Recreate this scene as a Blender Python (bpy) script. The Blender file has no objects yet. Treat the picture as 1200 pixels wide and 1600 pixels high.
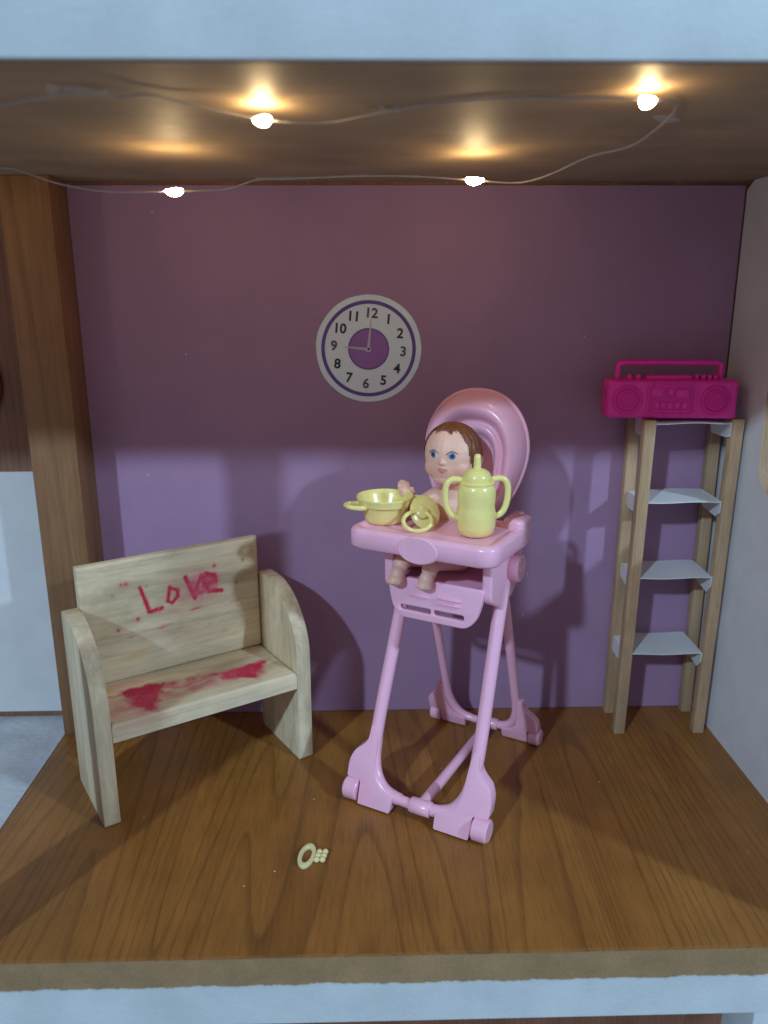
import bpy, bmesh, math, random
from mathutils import Vector, Matrix, noise
random.seed(7)
sc = bpy.context.scene
COL = sc.collection
K = 0.01                      # everything below is written in centimetres

# ------------------------------------------------------------------ camera
cam_d = bpy.data.cameras.new('camera')
cam = bpy.data.objects.new('camera', cam_d); COL.objects.link(cam)
cam_d.sensor_fit = 'VERTICAL'; cam_d.sensor_height = 36.0; cam_d.sensor_width = 27.0
cam_d.lens = 36.0 * 1248 / 1600
cam_d.clip_start = 0.005; cam_d.clip_end = 50
cam_d.dof.use_dof = True; cam_d.dof.focus_distance = 0.36; cam_d.dof.aperture_fstop = 10
M = Matrix(((0.999708, 0.009118, -0.022381, 0), (-0.023997, 0.26491, -0.963975, -0.408),
            (-0.002861, 0.96423, 0.265051, 0.229), (0, 0, 0, 1)))
cam.matrix_world = M
sc.camera = cam

# ------------------------------------------------------------------ world, room lamps, exposure
w = bpy.data.worlds.new('World'); sc.world = w; w.use_nodes = True
bg = w.node_tree.nodes['Background']
bg.inputs[0].default_value = (0.60, 0.68, 0.86, 1); bg.inputs[1].default_value = 0.33

def room_lamp(name, loc, power, col, size):
    d = bpy.data.lights.new(name, 'POINT'); d.energy = power; d.color = col; d.shadow_soft_size = size
    o = bpy.data.objects.new(name, d); COL.objects.link(o); o.location = loc
    return o
# two ceiling bulbs of the room the doll's house stands in, in front of it, to the left and to the right
COOL = (0.52, 0.77, 1.0)
room_lamp('room_lamp', (-1.42, -2.42, 1.72), 200, COOL, 0.06)
room_lamp('room_lamp', (0.75, -0.72, 0.62), 23.5, COOL, 0.022)

vs = sc.view_settings
vs.view_transform = 'Standard'; vs.look = 'None'; vs.exposure = 0; vs.gamma = 1; vs.use_curve_mapping = False
sc.cycles.max_bounces = 5
sc.cycles.sample_clamp_indirect = 4.0

# ------------------------------------------------------------------ helpers: materials
def hexc(h):
    h = h.lstrip('#'); r = []
    for i in (0, 2, 4):
        v = int(h[i:i+2], 16) / 255
        r.append(v/12.92 if v <= 0.04045 else ((v+0.055)/1.055)**2.4)
    return (*r, 1)

class NT:
    def __init__(s, name):
        s.m = bpy.data.materials.new(name); s.m.use_nodes = True; s.t = s.m.node_tree
        s.b = s.t.nodes['Principled BSDF']; s.out = s.t.nodes['Material Output']
    def n(s, typ, **kw):
        x = s.t.nodes.new(typ)
        for k, v in kw.items():
            if k.startswith('i_'):
                key = k[2:]
                key = int(key) if key.isdigit() else key.replace('_', ' ')
                x.inputs[key].default_value = v
            else: setattr(x, k, v)
        return x
    def l(s, a, b): s.t.links.new(a, b)
    def coord(s, scale=(100, 100, 100), rot=(0, 0, 0)):
        c = s.n('ShaderNodeTexCoord'); mp = s.n('ShaderNodeMapping')
        mp.inputs['Scale'].default_value = scale; mp.inputs['Rotation'].default_value = rot
        s.l(c.outputs['Object'], mp.inputs['Vector']); return mp.outputs['Vector']
    def ramp(s, fac, stops):
        r = s.n('ShaderNodeValToRGB'); e = r.color_ramp.elements
        e[0].position, e[0].color = stops[0]; e[1].position, e[1].color = stops[-1]
        for p, c in stops[1:-1]:
            k = e.new(p); k.color = c
        s.l(fac, r.inputs['Fac']); return r.outputs['Color']
    def mix(s, fac, a, b, mode='MIX'):
        x = s.n('ShaderNodeMix', data_type='RGBA', blend_type=mode)
        for sock, v in ((x.inputs[0], fac), (x.inputs[6], a), (x.inputs[7], b)):
            if hasattr(v, 'is_output'): s.l(v, sock)
            else: sock.default_value = v
        return x.outputs[2]
    def bump(s, h, strength=0.2, dist=0.0005):
        b = s.n('ShaderNodeBump'); b.inputs['Strength'].default_value = strength; b.inputs['Distance'].default_value = dist
        s.l(h, b.inputs['Height']); s.l(b.outputs['Normal'], s.b.inputs['Normal'])

def sc_col(c, k): return (min(c[0]*k, 1), min(c[1]*k, 1), min(c[2]*k, 1), 1)

def specks(t, v, c, col, scale=0.8, size=0.035):
    """sparse lint and dust stuck to a surface"""
    vo = t.n('ShaderNodeTexVoronoi', i_Scale=scale); t.l(v, vo.inputs['Vector'])
    lt = t.n('ShaderNodeMath', operation='LESS_THAN'); lt.inputs[1].default_value = size; t.l(vo.outputs['Distance'], lt.inputs[0])
    sp = t.n('ShaderNodeSeparateColor'); t.l(vo.outputs['Color'], sp.inputs[0])
    gt = t.n('ShaderNodeMath', operation='GREATER_THAN'); gt.inputs[1].default_value = 0.72; t.l(sp.outputs[0], gt.inputs[0])
    mu = t.n('ShaderNodeMath', operation='MULTIPLY'); t.l(lt.outputs[0], mu.inputs[0]); t.l(gt.outputs[0], mu.inputs[1])
    return t.mix(mu.outputs[0], c, col)

def plain(name, col, rough=0.5, var=0.08, scale=1.2, bump=0.0, bscale=20, spec=0.5, sss=0.0, sssr=(1, .5, .4), coat=0.0, grain=0.0, speck=None):
    """even-coloured surface with faint blotches, uneven gloss and fine relief"""
    t = NT(name); v = t.coord()
    n1 = t.n('ShaderNodeTexNoise', i_Scale=scale, i_Detail=5.0, i_Roughness=0.6); t.l(v, n1.inputs['Vector'])
    c = t.ramp(n1.outputs['Fac'], [(0.3, sc_col(col, 1-var)), (0.7, sc_col(col, 1+var))])
    if grain:
        n4 = t.n('ShaderNodeTexNoise', i_Scale=16.0, i_Detail=3.0, i_Roughness=0.8); t.l(v, n4.inputs['Vector'])
        g_ = (1-grain,)*3+(1,); h_ = (1+grain,)*3+(1,)
        c = t.mix(1.0, c, t.ramp(n4.outputs['Fac'], [(0.25, g_), (0.75, h_)]), 'MULTIPLY')
    if speck: c = specks(t, v, c, speck)
    t.l(c, t.b.inputs['Base Color'])
    r = t.n('ShaderNodeMapRange'); r.inputs['To Min'].default_value = max(rough-0.07, 0.02); r.inputs['To Max'].default_value = min(rough+0.1, 1)
    n2 = t.n('ShaderNodeTexNoise', i_Scale=scale*3.1, i_Detail=4.0); t.l(v, n2.inputs['Vector'])
    t.l(n2.outputs['Fac'], r.inputs['Value']); t.l(r.outputs[0], t.b.inputs['Roughness'])
    t.b.inputs['Specular IOR Level'].default_value = spec
    t.b.inputs['Coat Weight'].default_value = coat
    if sss:
        t.b.inputs['Subsurface Weight'].default_value = sss
        t.b.inputs['Subsurface Radius'].default_value = sssr; t.b.inputs['Subsurface Scale'].default_value = 0.0025
    if bump:
        n3 = t.n('ShaderNodeTexNoise', i_Scale=bscale, i_Detail=6.0, i_Roughness=0.65); t.l(v, n3.inputs['Vector'])
        t.bump(n3.outputs['Fac'], bump, 0.0004)
    return t.m

def wood(name, dark, mid, light, axis=1, freq=1.0, rough=0.45, line=0.5, stretch=0.06, bump=0.25, spec=0.5, wave=0.9, dist=3.0, ink=None, rot=(0,0,0), contour=0, pore=0.75, pscale=7.0, dirt=0.0, speck=None):
    t = NT(name)
    s = [100*freq]*3; s[axis] *= stretch
    v = t.coord(tuple(s), rot)
    n1 = t.n('ShaderNodeTexNoise', i_Scale=0.55, i_Detail=6.0, i_Roughness=0.62, i_Distortion=0.6); t.l(v, n1.inputs['Vector'])
    base = t.ramp(n1.outputs['Fac'], [(0.28, dark), (0.5, mid), (0.72, light)])
    wv = t.n('ShaderNodeTexWave', wave_type='BANDS', bands_direction='X' if axis != 0 else 'Z', wave_profile='SAW',
             i_Scale=wave, i_Distortion=dist, i_Detail=3.0, i_Detail_Scale=0.7, i_Detail_Roughness=0.6)
    t.l(v, wv.inputs['Vector'])
    src = wv.outputs['Fac']
    if contour:                # growth rings: contour lines of a slow, stretched noise
        nc = t.n('ShaderNodeTexNoise', i_Scale=0.16, i_Detail=1.5, i_Roughness=0.45, i_Distortion=0.25); t.l(v, nc.inputs['Vector'])
        m1 = t.n('ShaderNodeMath', operation='MULTIPLY'); m1.inputs[1].default_value = contour; t.l(nc.outputs['Fac'], m1.inputs[0])
        m2 = t.n('ShaderNodeMath', operation='FRACT'); t.l(m1.outputs[0], m2.inputs[0]); src = m2.outputs[0]
    lines = t.ramp(src, [(0.0, (1, 1, 1, 1)), (0.70, (1, 1, 1, 1)), (0.95, (1-line, 1-line*1.05, 1-line*1.1, 1)), (1.0, (1, 1, 1, 1))])
    c = t.mix(1.0, base, lines, 'MULTIPLY')
    n2 = t.n('ShaderNodeTexNoise', i_Scale=pscale, i_Detail=4.0, i_Roughness=0.7); t.l(v, n2.inputs['Vector'])
    pores = t.ramp(n2.outputs['Fac'], [(0.32, (0.72, 0.70, 0.68, 1)), (0.55, (1, 1, 1, 1))])
    c = t.mix(pore, c, t.mix(1.0, c, pores, 'MULTIPLY'))
    vb = t.coord()
    n3 = t.n('ShaderNodeTexNoise', i_Scale=0.35, i_Detail=3.0); t.l(vb, n3.inputs['Vector'])
    blot = t.ramp(n3.outputs['Fac'], [(0.3, (0.86, 0.86, 0.86, 1)), (0.7, (1.1, 1.08, 1.05, 1))])
    c = t.mix(1.0, c, blot, 'MULTIPLY')
    if dirt:                   # handled, greyed wood
        n5 = t.n('ShaderNodeTexNoise', i_Scale=0.45, i_Detail=7.0, i_Roughness=0.68, i_Distortion=0.5); t.l(t.coord(tuple(100*(0.35 if k == axis else 1.3) for k in range(3))), n5.inputs['Vector'])
        k_ = 1-dirt
        c = t.mix(1.0, c, t.ramp(n5.outputs['Fac'], [(0.36, (k_, k_*0.97, k_*0.93, 1)), (0.56, (1, 1, 1, 1))]), 'MULTIPLY')
    if speck: c = specks(t, vb, c, speck)
    if ink:
        a = t.n('ShaderNodeAttribute', attribute_name='ink'); 
        c = t.mix(a.outputs['Fac'], c, ink)
        a2 = t.n('ShaderNodeAttribute', attribute_name='wash')
        c = t.mix(a2.outputs['Fac'], c, (0.62, 0.10, 0.17, 1))
        a3 = t.n('ShaderNodeAttribute', attribute_name='yellowing')
        c = t.mix(a3.outputs['Fac'], c, (0.55, 0.36, 0.06, 1))
    t.l(c, t.b.inputs['Base Color'])
    r = t.n('ShaderNodeMapRange'); r.inputs['To Min'].default_value = rough-0.08; r.inputs['To Max'].default_value = rough+0.14
    t.l(n2.outputs['Fac'], r.inputs['Value']); t.l(r.outputs[0], t.b.inputs['Roughness'])
    t.b.inputs['Specular IOR Level'].default_value = spec
    if bump: t.bump(n2.outputs['Fac'], bump, 0.0003)
    return t.m

def emit(name, col, strength):
    t = NT(name); e = t.n('ShaderNodeEmission'); e.inputs[0].default_value = col; e.inputs[1].default_value = strength
    t.l(e.outputs[0], t.out.inputs['Surface']); return t.m

M_floor = wood('floor_laminate', (0.265, 0.105, 0.020, 1), (0.325, 0.132, 0.026, 1), (0.38, 0.160, 0.033, 1), axis=1, freq=0.9, rough=0.42, line=0.30, stretch=0.042, bump=0.12, rot=(0, 0, math.radians(-3)), contour=32, pore=1.0, pscale=15.0, speck=(0.6, 0.5, 0.42, 1))
M_ceil = wood('ceiling_laminate', (0.36, 0.265, 0.165, 1), (0.39, 0.285, 0.18, 1), (0.42, 0.305, 0.195, 1), axis=0, freq=0.7, rough=0.58, line=0.06, stretch=0.06, wave=0.4, bump=0.05, pore=0.35, spec=0.22)
M_post = wood('post_wood', (0.17, 0.075, 0.03, 1), (0.25, 0.12, 0.05, 1), (0.32, 0.165, 0.075, 1), axis=2, freq=1.1, rough=0.5, line=0.22, stretch=0.04, contour=10)
M_back = wood('raw_wood', (0.20, 0.092, 0.056, 1), (0.27, 0.125, 0.078, 1), (0.33, 0.16, 0.10, 1), axis=2, freq=1.0, rough=0.6, line=0.25, stretch=0.05)
M_mdf = plain('fibreboard', (0.31, 0.20, 0.105, 1), 0.8, 0.14, 0.7, 0.5, 16, 0.2, grain=0.2)
M_paint = plain('white_paint', (0.56, 0.61, 0.63, 1), 0.55, 0.09, 0.35, 0.5, 6, 0.35, grain=0.05)
M_purple = plain('purple_paper', (0.37, 0.215, 0.345, 1), 0.62, 0.07, 0.25, 0.35, 7, 0.3, grain=0.10, speck=(0.6, 0.55, 0.62, 1))
M_white = plain('white_card', (0.70, 0.70, 0.71, 1), 0.6, 0.07, 0.35, 0.3, 20, 0.3, grain=0.05)
M_pink = plain('pink_plastic', (0.95, 0.50, 0.66, 1), 0.22, 0.05, 0.5, 0.05, 3, 0.5, grain=0.03)
M_yellow = plain('yellow_plastic', (0.90, 0.79, 0.29, 1), 0.22, 0.04, 1.5, 0.05, 10, 0.5)
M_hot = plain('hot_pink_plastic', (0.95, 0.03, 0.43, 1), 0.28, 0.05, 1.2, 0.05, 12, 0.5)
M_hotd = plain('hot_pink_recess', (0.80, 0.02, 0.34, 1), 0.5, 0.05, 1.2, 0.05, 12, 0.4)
M_paper = plain('clock_paper', (0.74, 0.82, 0.88, 1), 0.55, 0.03, 0.6, 0.08, 30, 0.3)
M_violet = plain('violet_print', (0.13, 0.06, 0.30, 1), 0.55, 0.06, 1.0)
M_mauve = plain('mauve_print', (0.30, 0.13, 0.40, 1), 0.55, 0.06, 1.0)
M_black = plain('black_print', (0.02, 0.02, 0.025, 1), 0.55)
M_grey = plain('grey_print', (0.10, 0.06, 0.13, 1), 0.55)
M_hand = plain('silver_print', (0.55, 0.48, 0.56, 1), 0.45)
M_stick = wood('balsa', (0.40, 0.25, 0.14, 1), (0.49, 0.32, 0.19, 1), (0.56, 0.39, 0.25, 1), axis=2, freq=2.2, rough=0.65, line=0.15, stretch=0.05, wave=1.2, spec=0.3)
PINE = dict(freq=1.0, rough=0.62, line=0.14, stretch=0.05, spec=0.3, bump=0.25, contour=9, pore=0.5, dirt=0.28)
PC = ((0.66, 0.52, 0.33, 1), (0.78, 0.645, 0.44, 1), (0.85, 0.73, 0.53, 1))
M_pine = wood('pine_upright', *PC, axis=2, **PINE)
M_pineink = wood('pine_with_marker', *PC, axis=0, ink=(0.52, 0.006, 0.05, 1), **PINE)
M_hair = plain('painted_hair', (0.19, 0.055, 0.02, 1), 0.42, 0.25, 6.0, 0.3, 30)
M_wire = plain('clear_wire', (0.40, 0.38, 0.38, 1), 0.18, 0.1, 2.0)
M_lash = plain('painted_brow', (0.30, 0.13, 0.07, 1), 0.5)

def skin_mat():
    t = NT('doll_skin'); v = t.coord()
    n = t.n('ShaderNodeTexNoise', i_Scale=1.0, i_Detail=4.0); t.l(v, n.inputs['Vector'])
    c = t.ramp(n.outputs['Fac'], [(0.3, (0.84, 0.50, 0.38, 1)), (0.7, (0.88, 0.55, 0.43, 1))])
    a = t.n('ShaderNodeAttribute', attribute_name='lip')
    c = t.mix(a.outputs['Fac'], c, (0.66, 0.17, 0.17, 1))
    a = t.n('ShaderNodeAttribute', attribute_name='cheek')
    c = t.mix(a.outputs['Fac'], c, (0.80, 0.33, 0.27, 1))
    t.l(c, t.b.inputs['Base Color'])
    t.b.inputs['Roughness'].default_value = 0.45
    t.b.inputs['Subsurface Weight'].default_value = 0.25; t.b.inputs['Subsurface Radius'].default_value = (1, .45, .3); t.b.inputs['Subsurface Scale'].default_value = 0.002
    return t.m
M_skin = skin_mat()

def eye_mat():
    t = NT('painted_eye'); c = t.n('ShaderNodeTexCoord'); sp = t.n('ShaderNodeSeparateXYZ'); t.l(c.outputs['Object'], sp.inputs[0])
    cb = t.n('ShaderNodeCombineXYZ'); t.l(sp.outputs[0], cb.inputs[0]); t.l(sp.outputs[2], cb.inputs[2])
    ln = t.n('ShaderNodeVectorMath', operation='LENGTH'); t.l(cb.outputs[0], ln.inputs[0])
    mu = t.n('ShaderNodeMath', operation='MULTIPLY'); mu.inputs[1].default_value = 100/0.215; t.l(ln.outputs['Value'], mu.inputs[0])
    col = t.ramp(mu.outputs[0], [(0.0, (0.01, 0.01, 0.02, 1)), (0.20, (0.01, 0.015, 0.04, 1)), (0.27, (0.03, 0.08, 0.24, 1)), (0.5, (0.09, 0.19, 0.38, 1)), (0.60, (0.02, 0.05, 0.16, 1)), (0.68, (0.62, 0.60, 0.60, 1)), (0.85, (0.62, 0.6, 0.6, 1)), (0.92, (0.12, 0.06, 0.05, 1))])
    t.l(col, t.b.inputs['Base Color']); t.b.inputs['Roughness'].default_value = 0.15
    return t.m
M_eye = eye_mat()

def foil_mat():
    t = NT('crinkled_plastic_sheet'); v = t.coord()
    n = t.n('ShaderNodeTexNoise', i_Scale=0.6, i_Detail=3.0); t.l(v, n.inputs['Vector'])
    t.l(t.ramp(n.outputs['Fac'], [(0.3, (0.46, 0.48, 0.52, 1)), (0.7, (0.60, 0.62, 0.66, 1))]), t.b.inputs['Base Color'])
    t.b.inputs['Roughness'].default_value = 0.24
    vo = t.n('ShaderNodeTexVoronoi', i_Scale=2.6); t.l(v, vo.inputs['Vector'])
    n2 = t.n('ShaderNodeTexNoise', i_Scale=3.0, i_Detail=6.0, i_Roughness=0.7, i_Distortion=0.8); t.l(v, n2.inputs['Vector'])
    t.bump(t.mix(0.4, n2.outputs['Color'], vo.outputs['Distance']), 0.35, 0.002)
    return t.m
M_foil = foil_mat()

def tape_mat():
    t = NT('clear_tape'); t.b.inputs['Base Color'].default_value = (0.8, 0.8, 0.8, 1); t.b.inputs['Roughness'].default_value = 0.2
    t.b.inputs['Alpha'].default_value = 0.34
    return t.m
M_tape = tape_mat()
M_bulb = emit('warm_led', (1.0, 0.71, 0.36, 1), 175)

# ------------------------------------------------------------------ helpers: meshes (centimetres)
def link(o, parent=None):
    COL.objects.link(o)
    if parent: o.parent = parent
    return o
def thing(name, label, cat, loc=(0, 0, 0), deg=0, group=None):
    o = bpy.data.objects.new(name, None); o.empty_display_size = 0.01; link(o)
    o.location = Vector(loc)*K; o.rotation_euler = (0, 0, math.radians(deg)); tag(o, label, cat, group); return o
def tag(o, label, cat=None, group=None, kind=None):
    o['label'] = label
    if cat: o['category'] = cat
    if group: o['group'] = group
    if kind: o['kind'] = kind
    return o
def obj(name, bm, mat, parent=None, sharp=40, loc=None):
    bmesh.ops.recalc_face_normals(bm, faces=bm.faces[:])
    me = bpy.data.meshes.new(name)
    bmesh.ops.scale(bm, vec=(K, K, K), verts=bm.verts[:])
    bm.to_mesh(me); bm.free()
    me.polygons.foreach_set('use_smooth', [True]*len(me.polygons))
    me.set_sharp_from_angle(angle=math.radians(sharp))
    for m in (mat if isinstance(mat, (list, tuple)) else [mat]): me.materials.append(m)
    o = link(bpy.data.objects.new(name, me), parent)
    if loc: o.location = Vector(loc)*K
    return o
def struct(name, bm, mat, label, sharp=40):
    o = obj(name, bm, mat, None, sharp); tag(o, label, kind='structure'); return o
def B(): return bmesh.new()
def bev(bm, width, seg=2, ang=0.5):
    es = [e for e in bm.edges if len(e.link_faces) == 2 and e.calc_face_angle(0) > ang]
    bmesh.ops.bevel(bm, geom=es, offset=width, segments=seg, profile=0.5, affect='EDGES', clamp_overlap=True); return bm
def box(lo, hi, bevel=0.0, seg=2, bm=None):
    b = B()
    bmesh.ops.create_cube(b, size=1)
    c = [(lo[i]+hi[i])/2 for i in range(3)]; s = [hi[i]-lo[i] for i in range(3)]
    for v in b.verts: v.co = Vector([c[i]+v.co[i]*s[i] for i in range(3)])
    if bevel: bev(b, bevel, seg)
    return merge(bm, b)
def merge(bm, b):
    if bm is None: return b
    me = bpy.data.meshes.new('tmp'); b.to_mesh(me); b.free(); bm.from_mesh(me); bpy.data.meshes.remove(me); return bm
def prism(pts, axis, a, b_, bevel=0.0, seg=2, bm=None):
    """2-D outline pushed along an axis (0: pts=(y,z), 1: pts=(x,z), 2: pts=(x,y))"""
    b = B()
    def p3(p, t): return {0: (t, p[0], p[1]), 1: (p[0], t, p[1]), 2: (p[0], p[1], t)}[axis]
    lo = [b.verts.new(p3(p, a)) for p in pts]; hi = [b.verts.new(p3(p, b_)) for p in pts]
    n = len(pts)
    b.faces.new(lo); b.faces.new(hi)
    for i in range(n): b.faces.new((lo[i], lo[(i+1) % n], hi[(i+1) % n], hi[i]))
    bmesh.ops.recalc_face_normals(b, faces=b.faces[:])
    if bevel: bev(b, bevel, seg, 0.45)
    return merge(bm, b)
def smooth_path(P, sub=6):
    P = [Vector(p) for p in P]; out = []
    for i in range(len(P)-1):
        p0 = P[max(i-1, 0)]; p1 = P[i]; p2 = P[i+1]; p3 = P[min(i+2, len(P)-1)]
        for k in range(sub):
            t = k/sub
            out.append(0.5*((2*p1)+(p2-p0)*t+(2*p0-5*p1+4*p2-p3)*t*t+(3*p1-p0-3*p2+p3)*t**3))
    out.append(P[-1]); return out
def tube(P, r, n=14, closed=False, bm=None, caps=True, squash=1.0):
    b = B() if bm is None else bm
    P = [Vector(p) for p in P]; N = len(P)
    R = r if isinstance(r, (list, tuple)) else [r]*N
    rings = []; prev = None
    for i in range(N):
        if closed: d = P[(i+1) % N]-P[i-1]
        else: d = P[min(i+1, N-1)]-P[max(i-1, 0)]
        d.normalize()
        if prev is None:
            a = Vector((0, 0, 1)) if abs(d.z) < 0.9 else Vector((1, 0, 0))
            nx = d.cross(a).normalized()
        else:
            nx = (prev-d*prev.dot(d)).normalized()
        prev = nx; ny = d.cross(nx)
        rings.append([b.verts.new(P[i]+nx*R[i]*math.cos(2*math.pi*k/n)+ny*R[i]*squash*math.sin(2*math.pi*k/n)) for k in range(n)])
    for i in range(N if closed else N-1):
        A, C = rings[i], rings[(i+1) % N]
        for k in range(n): b.faces.new((A[k], A[(k+1) % n], C[(k+1) % n], C[k]))
    if not closed and caps:
        b.faces.new(rings[0][::-1]); b.faces.new(rings[-1])
    return b
def lathe(prof, n=40, M4=None, bm=None):
    """profile of (radius, height) pairs turned about z"""
    b = B(); rings = []
    for r, z in prof:
        if r < 1e-4: rings.append([b.verts.new((0, 0, z))])
        else: rings.append([b.verts.new((r*math.cos(2*math.pi*k/n), r*math.sin(2*math.pi*k/n), z)) for k in range(n)])
    for A, C in zip(rings, rings[1:]):
        for k in range(n):
            q = [A[k % len(A)], A[(k+1) % len(A)], C[(k+1) % len(C)], C[k % len(C)]]
            u = []
            for x in q:
                if x not in u: u.append(x)
            if len(u) > 2: b.faces.new(u)
    if M4 is not None: bmesh.ops.transform(b, matrix=M4, verts=b.verts[:])
    return merge(bm, b)
def ring(c, R, r, M3=None, n=36, m=12, sx=1.0, sy=1.0):
    P = []
    for k in range(n):
        a = 2*math.pi*k/n; p = Vector((R*sx*math.cos(a), R*sy*math.sin(a), 0))
        if M3 is not None: p = M3 @ p
        P.append(Vector(c)+p)
    return tube(P, r, m, closed=True)
def ball(c, rad, M3=None, seg=24, rings=16, bm=None):
    b = B(); bmesh.ops.create_uvsphere(b, u_segments=seg, v_segments=rings, radius=1)
    for v in b.verts:
        p = Vector((v.co.x*rad[0], v.co.y*rad[1], v.co.z*rad[2]))
        if M3 is not None: p = M3 @ p
        v.co = p+Vector(c)
    return merge(bm, b)
def round_loop(pts, rad, seg=6):
    """round the corners of a closed 2-D polygon"""
    out = []; n = len(pts)
    for i in range(n):
        p0, p1, p2 = Vector(pts[i-1]), Vector(pts[i]), Vector(pts[(i+1) % n])
        rr = rad[i] if isinstance(rad, (list, tuple)) else rad
        d0 = (p0-p1); d1 = (p2-p1); t = min(rr, d0.length*0.49, d1.length*0.49)
        if t < 1e-4: out.append(tuple(p1)); continue
        a = p1+d0.normalized()*t; c = p1+d1.normalized()*t
        for k in range(seg+1):
            s = k/seg; out.append(tuple(a*(1-s)**2+p1*2*s*(1-s)+c*s*s))
    return out
def plate(loops, half, bevel=0.0):
    """flat plate in the xy plane with holes, +-half thick"""
    cu = bpy.data.curves.new('tmp', 'CURVE'); cu.dimensions = '2D'; cu.fill_mode = 'BOTH'
    cu.extrude = half-bevel; cu.bevel_depth = bevel; cu.bevel_resolution = 2; cu.offset = -bevel
    for L in loops:
        s = cu.splines.new('POLY'); s.points.add(len(L)-1); s.use_cyclic_u = True
        for p, q in zip(s.points, L): p.co = (q[0], q[1], 0, 1)
    return curve_bm(cu)
def curve_bm(cu):
    o = bpy.data.objects.new('tmp', cu); COL.objects.link(o)
    me = bpy.data.meshes.new_from_object(o.evaluated_get(bpy.context.evaluated_depsgraph_get()))
    b = B(); b.from_mesh(me)
    bpy.data.objects.remove(o); bpy.data.curves.remove(cu); bpy.data.meshes.remove(me)
    bmesh.ops.remove_doubles(b, verts=b.verts[:], dist=0.0005)
    return b
def text_bm(s, size, depth):
    cu = bpy.data.curves.new('tmp', 'FONT'); cu.body = s; cu.size = size; cu.extrude = depth; cu.align_x = 'CENTER'; cu.align_y = 'CENTER'
    cu.resolution_u = 4; cu.offset = 0.02
    return curve_bm(cu)
def tf(bm, M4): bmesh.ops.transform(bm, matrix=M4, verts=bm.verts[:]); return bm
def T(x, y, z): return Matrix.Translation((x, y, z))
def R(deg, ax): return Matrix.Rotation(math.radians(deg), 4, ax)
XZ = R(90, 'X')               # plate in xy -> upright, facing -y

# ------------------------------------------------------------------ the doll's house
struct('floor', box((-16.3, -17.3, -0.15), (18.5, -0.02, 0.0)), M_floor, 'brown wood laminate floor of the doll room')
struct('shelf_board', box((-34, -17.28, -1.45), (34, 0.6, -0.16)), M_mdf, 'raw brown fibreboard edge under the laminate floor')
bmx = B()                      # painted strip with an uneven, brushed upper edge
top = []; x = -34.0
while x < 34:
    top.append((x, -1.36 + 0.09*noise.noise((x*0.25, 0, 1)) + 0.08*noise.noise((x*0.9, 3, 1)) + 0.05*noise.noise((x*3.1, 7, 2)) + 0.05*noise.noise((x*9, 7, 2))))
    x += 0.08
prism([(-34, -3.04)] + top + [(34, -1.36), (34, -3.04)], 1, -17.35, -17.285, bm=bmx)
struct('shelf_edge_strip', bmx, M_paint, 'white painted strip along the bottom shelf edge')
struct('lower_board', box((-34, -17.28, -2.88), (34, 0.6, -1.46)), M_mdf, 'lower fibreboard of the floor shelf')
struct('wall_back', box((-14.02, 0.0, 0.02), (18.42, 0.12, 27.82)), M_purple, 'purple paper back wall of the doll room')
struct('backing_board', box((-34, 0.14, -32), (34, 0.6, 28)), M_back, 'brown wooden backing board behind the rooms')
struct('ceiling', box((-34, -20.3, 28.0), (34, 0.6, 31.4)), M_ceil, 'glossy brown wooden ceiling with fairy light glow')
struct('ceiling_edge', box((-34, -20.52, 28.02), (34, -20.31, 32.2), 0.06), M_paint, 'white painted front edge of the upper shelf')
struct('lower_floor', box((-34, -17, -33), (34, 0.6, -32.02)), M_back, 'brown floor of the room below')

# right wall with a round-cornered window cut through it
ol = [(-18.9, -0.15), (-0.02, -0.15), (-0.02, 27.6), (-0.7, 27.98), (-18.9, 27.98)]
hole = round_loop([(-11.5, 13.8), (-4.35, 13.8), (-4.35, 23.0), (-11.5, 23.0)], 1.7, 8)
b = plate([ol, hole], 0.3)
for f in b.faces:
    c = f.calc_center_median(); n = f.normal
    if abs(n.z) < 0.5 and -11.7 < c.x < -4.2 and 13.6 < c.y < 23.2: f.material_index = 1
tf(b, Matrix(((0, 0, 1, 18.8), (1, 0, 0, 0), (0, 1, 0, 0), (0, 0, 0, 1))))
struct('wall_right', b, [M_white, M_stick], 'white card right wall with cut-out window')

# side room on the left, seen past the post
struct('side_room_floor', box((-34, -17.2, -0.155), (-16.42, 0.1, -0.10)), M_foil, 'shiny pale plastic floor of the left side room')
struct('side_room_panel', box((-34, 0.02, 0.25), (-16.35, 0.135, 14.0)), M_white, 'white paper panel on the wall of the left side room')
o = obj('wooden_post', box((-16.32, -2.2, 0.003), (-14.03, 0.13, 27.995), 0.07), M_post)
tag(o, 'brown wooden post at the left edge of the purple wall', 'post')
o = obj('wooden_post', box((-16.3, -17.25, 0.003), (-14.05, -16.0, 27.995), 0.07), M_post)
tag(o, 'brown wooden post at the front left shelf corner', 'post')
o = obj('white_post', box((14.4, -17.2, -32), (16.6, -15.0, -2.9), 0.05), M_paint)
tag(o, 'white painted post under the shelf at lower right', 'post')
t = thing('wall_plaque', 'round orange plaque on brown wall at left picture edge', 'plaque', (-20.62, 0.1, 18.6))
obj('backing', lathe([(0, 0), (2.35, 0), (2.4, 0.05), (2.4, 0.2), (2.3, 0.25), (0, 0.25)], 48, R(90, 'X')), plain('dark_red_shadow', (0.22, 0.02, 0.03, 1), 0.8), t)  # dark red disc, painted shade standing in for the plaque's reddish shadow
obj('disc', lathe([(0, 0.25), (1.75, 0.25), (1.85, 0.3), (1.85, 0.5), (1.75, 0.6), (0, 0.6)], 48, R(90, 'X')), plain('orange_wood', (0.50, 0.20, 0.05, 1), 0.5), t)

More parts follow.
